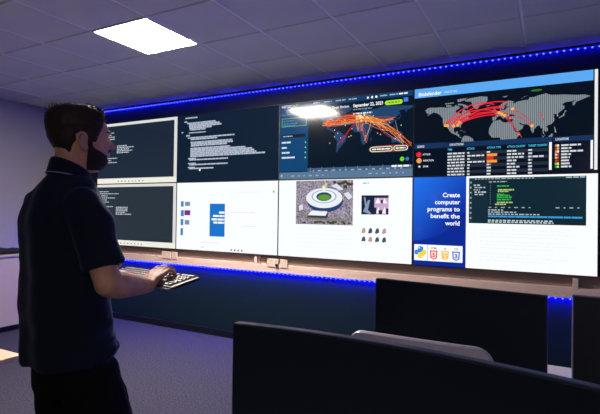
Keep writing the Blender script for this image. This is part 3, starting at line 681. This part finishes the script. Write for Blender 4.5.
# ---------------------------------------------------------------- the man
MAN = empty('person', (-1.52, 1.06, 0), R(-8))
tag(MAN, 'bearded man in dark navy polo shirt and black trousers typing on a held keyboard', 'person')
M_skin = mat('skin', (196, 146, 124), rough=.55, spec=.35, vary=(25, .12), bump=(180, .08))
M_shirt = mat('navy_polo_fabric', (16, 23, 40), rough=.85, spec=.2, bump=(500, .15))
_b = M_shirt.node_tree.nodes['Principled BSDF']; _b.inputs['Sheen Tint'].default_value = (.35, .55, 1, 1); _b.inputs['Sheen Weight'].default_value = .14; _b.inputs['Sheen Roughness'].default_value = .4
M_trs = mat('black_trouser_fabric', (10, 11, 15), rough=.9, spec=.15, bump=(300, .15))
M_hair = mat('dark_brown_hair', (40, 29, 24), rough=.6, spec=.3, vary=(60, .3))
M_beard = mat('dark_brown_beard', (34, 24, 20), rough=.7, spec=.3, bump=(350, .5))

# head: rings of a profile (z above chin, front, back, half width)
HEAD = [(-.020, .060, -.050, .048), (-.006, .078, -.052, .044), (.006, .089, -.054, .048), (.022, .095, -.058, .055), (.038, .094, -.062, .062), (.050, .101, -.067, .065), (.060, .100, -.072, .067),
        (.075, .099, -.080, .069), (.095, .099, -.090, .071), (.112, .096, -.097, .073), (.128, .101, -.098, .0745), (.148, .102, -.098, .0755), (.168, .096, -.096, .0755), (.186, .084, -.092, .072), (.202, .066, -.078, .063), (.214, .043, -.055, .047), (.221, .018, -.028, .026)]
def hprof(z):
    L = HEAD
    if z <= L[0][0]: return L[0][1:]
    for a, c in zip(L, L[1:]):
        if z <= c[0]:
            t = (z - a[0]) / (c[0] - a[0]); return tuple(a[i] + (c[i] - a[i]) * t for i in (1, 2, 3))
    return L[-1][1:]
def hpt(z, t, off=0.0):
    """t = 0 front, pi back; +x is the man's right"""
    yf, yb, hw = hprof(z); c, s_ = math.cos(t), math.sin(t)
    x = hw * math.copysign(abs(s_) ** .9, s_); y = (yf if c > 0 else -yb) * math.copysign(abs(c) ** (.88 if c > 0 else .95), c)
    p = Vector((x, y, z))
    if off:
        n_ = Vector((x / (hw * hw + 1e-6), y / ((yf if c > 0 else yb) ** 2 + 1e-6), 0)); n_.normalize()
        up = max(0.0, min(1.0, (z - .15) / .075))
        n_ = (n_ * (1 - up) + Vector((0, 0, 1)) * up * 1.0 + n_ * .0).normalized()
        p = p + n_ * off
    return p
HEADM = Matrix.Translation((.004, .046, 1.575)) @ Matrix.Rotation(R(-17), 4, 'Z') @ Matrix.Rotation(R(2.5), 4, 'X') @ Matrix.Diagonal((1, 1, .935, 1))
def H(p): return HEADM @ Vector(p)

def leg_line(sx):
    f = 1.0 if sx > 0 else .5        # right leg stepped forward
    return [(sx * .080, .045, .85), (sx * .098, .045 + .045 * f, .68), (sx * .103, .045 + .085 * f, .50), (sx * .108, .045 + .07 * f, .30), (sx * .113, .045 + .05 * f, .09)]
B = MB()
B.rings([[H(hpt(z, 2 * PI * j / 40)) for j in range(40)] for z, *_ in HEAD])
# nose, brow, lips, cheeks, ears
B.tube([H((0, .094, .122)), H((0, .106, .104)), H((0, .117, .088)), H((0, .119, .082))], [.008, .009, .010, .010], k=10)
for sx in (-1, 1):
    B.ball(H((sx * .012, .106, .079)), (.009, .011, .008)); B.ball(H((sx * .030, .083, .090)), (.022, .018, .018))
    B.tube([H((sx * .010, .099, .130)), H((sx * .032, .096, .134)), H((sx * .052, .080, .130))], [.007, .0075, .006], k=8)
    B.tube([H((sx * .016, .0905, .1150)), H((sx * .024, .0925, .1205)), H((sx * .033, .0915, .1215)), H((sx * .045, .0830, .1150))], [.0032, .0042, .0045, .0034], k=8)
    B.tube([H((sx * .018, .0905, .1080)), H((sx * .030, .0915, .1045)), H((sx * .044, .0830, .1085))], [.003, .0036, .003], k=8)
    # ear: shell, rim, lobe
    e = [(sx * .072, .008, .070), (sx * .079, .000, .062), (sx * .086, -.012, .076), (sx * .092, -.023, .096), (sx * .092, -.022, .115), (sx * .087, -.008, .125), (sx * .081, .006, .119), (sx * .076, .010, .104)]
    B.tube([H(q) for q in e], [.006, .0075, .0065, .0058, .0058, .0058, .0055, .005], k=8)
    B.tube([H((sx * .074, .0, .078)), H((sx * .077, -.007, .095)), H((sx * .076, -.005, .113))], [.009, .010, .008], k=8, flat=.55, up=(sx, .3, 0))
B.tube([H((-.022, .094, .058)), H((0, .1035, .0595)), H((.022, .094, .058))], [.004, .006, .004], k=8)
B.tube([H((-.020, .093, .048)), H((0, .1025, .0475)), H((.020, .093, .048))], [.004, .0065, .004], k=8)
# neck and trunk
def ell(cx, cy, z, a, c, n=28, p=1.0): return [(cx + a * math.copysign(abs(math.cos(2 * PI * j / n)) ** p, math.cos(2 * PI * j / n)), cy + c * math.copysign(abs(math.sin(2 * PI * j / n)) ** p, math.sin(2 * PI * j / n)), z) for j in range(n)]
B.tube([(0, -.015, 1.43), (0, .003, 1.51), (0, .018, 1.57), (.0, .016, 1.64)], [.064, .056, .053, .055], k=18)
TR = [(.80, .042, .140, .092), (.90, .035, .146, .095), (1.0, .015, .145, .098), (1.12, .0, .150, .102), (1.25, .0, .165, .108), (1.36, .0, .165, .100), (1.42, -.008, .150, .085), (1.46, -.014, .105, .070), (1.50, -.02, .070, .060)]
B.rings([ell(0, cy, z, a, c) for z, cy, a, c in TR])
for sx in (-1, 1):   # legs and feet
    L_ = leg_line(sx); B.tube(L_, [.068, .070, .056, .052, .038], k=14); fx, fy = L_[-1][0], L_[-1][1]
    B.tube([(fx, fy - .02, .055), (fx + sx * .007, fy + .08, .045), (fx + sx * .015, fy + .18, .035)], [.038, .036, .03], k=12, flat=.75)
# right arm, foreshortened towards the keyboard
SHR, ELR, WRR = Vector((.160, -.016, 1.435)), Vector((.252, .016, 1.178)), Vector((.170, .228, 1.138))
B.tube([SHR.lerp(ELR, .12), SHR.lerp(ELR, .5), ELR], [.044, .048, .043], k=14)
B.tube([ELR, ELR.lerp(WRR, .25), ELR.lerp(WRR, .6), WRR], [.044, .049, .040, .028], k=14)
SHL, ELL, WRL = Vector((-.172, -.01, 1.44)), Vector((-.240, .020, 1.17)), Vector((-.268, .262, 1.110))
B.tube([SHL.lerp(ELL, .12), SHL.lerp(ELL, .5), ELL], [.044, .048, .043], k=14)
B.tube([ELL, ELL.lerp(WRL, .25), ELL.lerp(WRL, .6), WRL], [.044, .045, .035, .026], k=14)
# right hand on the keys: palm, four fingers, thumb
K = [Vector((.093, .300, 1.176)), Vector((.114, .313, 1.181)), Vector((.135, .316, 1.179)), Vector((.155, .310, 1.172))]     # knuckles, index to little
for i, k_ in enumerate(K):
    B.tube([WRR + Vector((-.012 + i * .008, .004, .002)), WRR.lerp(k_, .5) + Vector((0, 0, .003)), k_], [.017, .0135, .0105], k=10)
TIP = [Vector((.075, .372, 1.1668)), Vector((.098, .388, 1.1690)), Vector((.124, .388, 1.1690)), Vector((.153, .368, 1.1655))]
for k_, t_, up_, ra in zip(K, TIP, (.019, .022, .021, .017), (.0093, .0095, .0092, .0083)):
    m1 = k_.lerp(t_, .48) + Vector((0, 0, up_)); m2 = k_.lerp(t_, .82) + Vector((0, .002, up_ * .62))
    B.tube([k_, m1, m2, t_], [ra * 1.08, ra, ra * .92, ra * .8], k=10)
B.tube([WRR + Vector((-.020, .010, .0)), Vector((.105, .262, 1.158)), Vector((.078, .292, 1.160)), Vector((.064, .318, 1.1615))], [.014, .0125, .0105, .008], k=10)
# left hand under the far end of the keyboard, thumb on top
KL = [Vector((-.200, .335, 1.116)), Vector((-.200, .352, 1.118)), Vector((-.203, .370, 1.121)), Vector((-.208, .386, 1.124))]
for i, k_ in enumerate(KL):
    B.tube([WRL + Vector((.006, i * .006, .0)), WRL.lerp(k_, .5) + Vector((-.004, 0, -.004)), k_], [.016, .013, .0105], k=10)
    t_ = k_ + Vector((.078 - .006 * i, .006, .004)); B.tube([k_, k_.lerp(t_, .5) + Vector((0, 0, -.004)), t_], [.0098, .009, .0075], k=10)
B.tube([WRL + Vector((-.006, .012, .006)), Vector((-.252, .315, 1.146)), Vector((-.226, .338, 1.171)), Vector((-.196, .346, 1.1735))], [.014, .0125, .0105, .008], k=10)
body_me = remesh(B, 'body', .0042, smooth_it=3, fac=.5)
link('body', body_me, M_skin, MAN)

# eyes, eyebrows, nails stay small children
for sx in (-1, 1):
    b = MB(); b.ball(H((sx * .031, .0835, .1135)), .0108, 14, 10); b.build('eye', mat('eye_white', (214, 206, 200), rough=.2), MAN, smooth=True)
    b = MB(); b.ball(H((sx * .031, .0920, .1130)), (.0052, .0030, .0052), 12, 6); b.build('iris', mat('iris_dark', (40, 34, 30), rough=.15), MAN, smooth=True)
    b = MB(); b.tube([H((sx * .012, .105, .133)), H((sx * .030, .102, .139)), H((sx * .050, .086, .135))], [.003, .0042, .0025], k=7); b.build('eyebrow', M_hair, MAN, smooth=True)

# hair shell: thickness over the head, negative (hidden under the skin) outside the hairline
def smooth(a, c, x):
    t = max(0.0, min(1.0, (x - a) / (c - a))); return t * t * (3 - 2 * t)
def hair_t(z, t):
    t = abs((t + PI) % (2 * PI) - PI)           # 0 front .. pi back
    # hairline height round the head
    if t < .75: hl = .184
    elif t < 1.15: hl = .184 - (t - .75) / .40 * .097
    elif t < 1.48: hl = .087
    elif t < 1.78: hl = .087 + smooth(1.48, 1.54, t) * .030
    elif t < 2.3: hl = .117 - smooth(1.78, 1.85, t) * .034 - smooth(1.85, 2.3, t) * .051
    else: hl = .032 - .010 * smooth(2.3, 3.0, t)
    top = smooth(.12, .205, z)
    th = .0035 + .015 * top + .003 * smooth(1.3, 2.6, t) * smooth(.06, .13, z)
    th += .009 * top * (1 - smooth(.2, 1.0, t))     # quiff over the forehead
    return -.007 + (th + .007) * smooth(hl - .006, hl + .012, z)
NZ, NT = 44, 96
hv = MB(); rings = []
for i in range(NZ + 1):
    z = -.005 + .2262 * i / NZ
    ring = []
    for j in range(NT):
        t = 2 * PI * j / NT; th = hair_t(z, t)
        q = hpt(z, t); d = .55 * noise.noise((q.x * 55, q.y * 30, q.z * 55)) + .45 * noise.noise((q.x * 160, q.y * 60, q.z * 90))
        if th > .002: th += .008 * d * (.15 + smooth(.11, .2, z))
        ring.append(H(hpt(z, t, th)))
    rings.append(ring)
hv.rings(rings)
hair = hv.build('hair', M_hair, MAN, smooth=True)
rn = random.Random(12); st = MB()
for q in range(3200):
    t = rn.uniform(-PI, PI); z = rn.uniform(.06, .2212)
    th = hair_t(z, t)
    if th < .004: continue
    p0 = hpt(z, t, max(.002, th - .006)); out_ = (hpt(z, t, th + .02) - p0).normalized()
    fl = Vector((rn.gauss(0, .35), .55 * (1 if abs(t) < 1.7 else -.4) * smooth(.13, .2, z), -.55 * (1 - smooth(.13, .21, z)))) 
    L = .003 + .013 * smooth(.14, .21, z) * rn.random()
    p1 = p0 + (out_ * .7 + fl * .8) * L; p2 = p1 + (out_ * .1 + fl) * L * .8
    st.tube([H(p0), H(p1), H(p2)], [.0011, .0009, .0003], k=3, dome=False)
for q in range(14):   # the tuft standing up at the crown
    p0 = Vector((rn.gauss(-.01, .012), -.075 + rn.gauss(0, .008), .212)); st.tube([H(p0), H(p0 + Vector((rn.gauss(0, .004), -.006, .018))), H(p0 + Vector((rn.gauss(0, .008), -.006, .034)))], [.0014, .001, .0003], k=3, dome=False)
tag(st.build('hair_strands', M_hair, hair), kind='stuff')

def beard_t(z, t):
    t = abs((t + PI) % (2 * PI) - PI)
    top = .048 if t > .5 else .038 + .010 * smooth(.26, .5, t)        # cheeks, lower in front of the mouth
    if t > .6: top = .048 + smooth(.6, 1.25, t) * .020 + smooth(1.2, 1.42, t) * .055   # jaw line, then the sideburn to the ear
    inside = smooth(top + .008, top - .008, z) * (1 - smooth(1.40, 1.58, t)) if t < 1.58 else 0
    return -.006 + (.0088 - .002 * smooth(.02, -.012, z)) * inside
bv = MB(); rings = []
for i in range(40):
    z = -.014 + .140 * i / 39
    rings.append([H(hpt(z, 2 * PI * j / 96, beard_t(z, 2 * PI * j / 96) + (.0022 * noise.noise((z * 260, j * .6, 3)) if beard_t(z, 2 * PI * j / 96) > .002 else 0))) for j in range(96)])
bv.rings(rings); bd = bv.build('beard', M_beard, MAN, smooth=True)
b = MB(); b.tube([H((-.027, .090, .056)), H((-.012, .1025, .068)), H((0, .105, .0695)), H((.012, .1025, .068)), H((.027, .090, .056))], [.004, .0052, .0045, .0052, .004], k=8); b.build('moustache', M_beard, bd, smooth=True)

# polo shirt
S = MB()
SR = [(.882, .030, .168, .148), (.91, .030, .168, .146), (1.0, .022, .168, .142), (1.10, .010, .171, .134), (1.2, .004, .178, .128), (1.3, .0, .187, .126), (1.38, -.004, .190, .122), (1.435, -.006, .182, .108), (1.475, -.006, .160, .094), (1.51, .0, .128, .080), (1.53, .006, .098, .068), (1.545, .012, .072, .061)]
S.rings([ell(0, cy, z, a, c, 36, .92) for z, cy, a, c in SR])
for sh, el, sx in ((SHR, ELR, 1), (SHL, ELL, -1)):
    a = sh + Vector((-sx * .02, 0, .005)); e = sh.lerp(el, .80)
    S.tube([a, sh.lerp(el, .22) + Vector((sx * .008, 0, .0)), sh.lerp(el, .55), e], [.062, .066, .066, .069], k=18, dome=False); S.ball(sh + Vector((-sx * .012, 0, .0)), (.061, .064, .063), 16, 12)
shirt_me = remesh(S, 'polo_shirt', .0065, smooth_it=6, fac=.5)
bm = bmesh.new(); bm.from_mesh(shirt_me); bm.normal_update()
for v_ in bm.verts:
    c = v_.co; f = 0.0
    f += .0075 * noise.noise((c.x * 5, c.y * 5, c.z * 9)) + .004 * noise.noise((c.x * 13, c.y * 13, c.z * 20))
    lowf = smooth(1.18, .95, c.z) * smooth(.02, .12, c.y)
    f += lowf * (.020 * noise.noise((c.x * 9 + c.z * 7, c.y * 6, c.z * 26)) + .006 * noise.noise((c.x * 20, c.y * 14, c.z * 55 + c.x * 40)))      # gathered folds on the belly
    f += .006 * smooth(-.02, -.10, c.y) * math.sin(c.x * 42 + c.z * 5)                                         # long back folds
    v_.co = c + v_.normal * f
bm.to_mesh(shirt_me); bm.free()
shirt = link('polo_shirt', shirt_me, M_shirt, MAN)
# collar: standing band with a fold and a pale edge line
def collar_ring(z_off, grow, n=40):
    o = []
    for j in range(n):
        a = 2 * PI * j / n; fr = math.cos(a)      # a = 0 front
        o.append((math.sin(a) * (.059 + grow), .014 + math.cos(a) * (.060 + grow), 1.546 - .020 * fr + z_off * (1 - .25 * fr)))
    return o
b = MB(); b.rings([collar_ring(-.04, .004), collar_ring(-.005, .000), collar_ring(.027, -.001), collar_ring(.031, .003), collar_ring(.024, .008), collar_ring(.006, .013), collar_ring(-.012, .019), collar_ring(-.016, .014)], cap=False)
col = b.build('collar', M_shirt, shirt, smooth=True)
b = MB(); q = collar_ring(-.0125, .0195); b.tube(q + [q[0]], [.002] * (len(q) + 1), k=5, dome=False); b.build('collar_piping', mat('pale_piping', (140, 156, 196), rough=.7), col)

# trousers
T = MB()
T.rings([ell(0, .045, .78, .162, .128, 32), ell(0, .04, .86, .165, .128, 32), ell(0, .02, .95, .16, .115, 32), ell(0, .01, 1.0, .155, .105, 32)])
for sx in (-1, 1):
    L_ = leg_line(sx); L_[-1] = (L_[-1][0], L_[-1][1], .06); T.tube(L_, [.104, .106, .09, .078, .074], k=18, dome=False)
tr_me = remesh(T, 'trousers', .008, smooth_it=4)
bm = bmesh.new(); bm.from_mesh(tr_me); bm.normal_update()
for v_ in bm.verts:
    c = v_.co; v_.co = c + v_.normal * (.006 * noise.noise((c.x * 7, c.y * 7, c.z * 12)) + .003 * noise.noise((c.x * 18, c.y * 18, c.z * 25)))
bm.to_mesh(tr_me); bm.free()
tro = link('trousers', tr_me, M_trs, MAN)
b = MB(); b.tube([(.166, .115, .84), (.180, .135, .79), (.190, .14, .75)], [.003, .003, .003], k=6); b.build('pocket_trim', mat('pocket_edge', (40, 44, 40), rough=.6), tro)
for sx in (-1, 1):
    b = MB(); rings = []
    for y, hw, h in ((-.095, .024, .045), (-.085, .038, .075), (-.03, .044, .085), (.04, .046, .078), (.10, .049, .062), (.16, .046, .05), (.195, .034, .04), (.205, .02, .03)):
        cx = sx * (.113 + .07 * max(0, y)); y += leg_line(sx)[-1][1] + .02; rings.append([(cx - hw, y, .0), (cx + hw, y, .0), (cx + hw, y, h * .55), (cx + hw * .6, y, h), (cx - hw * .6, y, h), (cx - hw, y, h * .55)])
    b.rings(rings); b.build('shoe', M_black, MAN, bevel=.004)

# ---------------------------------------------------------------- the keyboard in his hands
KB = empty('keyboard', (0, 0, 0)); tag(KB, 'black keyboard with pale keys held in front of the man', 'keyboard')
Mw = Matrix.Translation((-1.52, 1.06, 0)) @ Matrix.Rotation(R(-8), 4, 'Z')
KB.matrix_world = Mw @ Matrix.Translation((.022, .332, 1.137)) @ Matrix.Rotation(R(1.5), 4, 'Z') @ Matrix.Rotation(R(9.5), 4, 'X')
M_kb = mat('keyboard_black', (14, 15, 18), rough=.28, spec=.6)
b = MB(); b.box(-.238, .238, -.071, .071, 0, .011); b.build('case', M_kb, KB, bevel=.003)
M_key = mat('pale_keycap', (128, 112, 98), rough=.35, spec=.5)
kb = MB()
def key(x0, x1, y0, y1):
    n_ = len(kb.v); i_ = .002
    kb.v += [(x0, y0, .0112), (x1, y0, .0112), (x1, y1, .0112), (x0, y1, .0112), (x0 + i_, y0 + i_, .017), (x1 - i_, y0 + i_, .017), (x1 - i_, y1 - i_, .017), (x0 + i_, y1 - i_, .017)]
    for q in ((0, 3, 2, 1), (4, 5, 6, 7), (0, 1, 5, 4), (1, 2, 6, 5), (2, 3, 7, 6), (3, 0, 4, 7)): kb.f.append(tuple(n_ + z for z in q))
pw = .0195
for row in range(6):
    y = .060 - row * .0215 - (.003 if row else 0)
    x = -.228; wl = {0: [1] * 16, 1: [1] * 13 + [2], 2: [1.5] + [1] * 12 + [1.5], 3: [1.75] + [1] * 11 + [2.25], 4: [2.25] + [1] * 10 + [2.75], 5: [1.25] * 3 + [6] + [1.25] * 4}[row]
    f = 14.6 / sum(wl)
    for q in wl:
        key(x + .0016, x + q * f * pw - .0016, y - .0085, y + .0085); x += q * f * pw
    x = .070
    for q in range(3):
        if row not in (3,): key(x + .0016 + q * pw, x + (q + 1) * pw - .0016, y - .0085, y + .0085)
    x = .138
    for q in range(4): key(x + .0016 + q * pw, x + (q + 1) * pw - .0016, y - .0085, y + .0085)
tag(kb.build('keys', M_key, KB), kind='stuff')
b = MB(); b.box(-.238, .238, -.0768, -.0712, .001, .006); b.build('front_lip', mat('keyboard_lip', (120, 122, 130), rough=.25), KB)
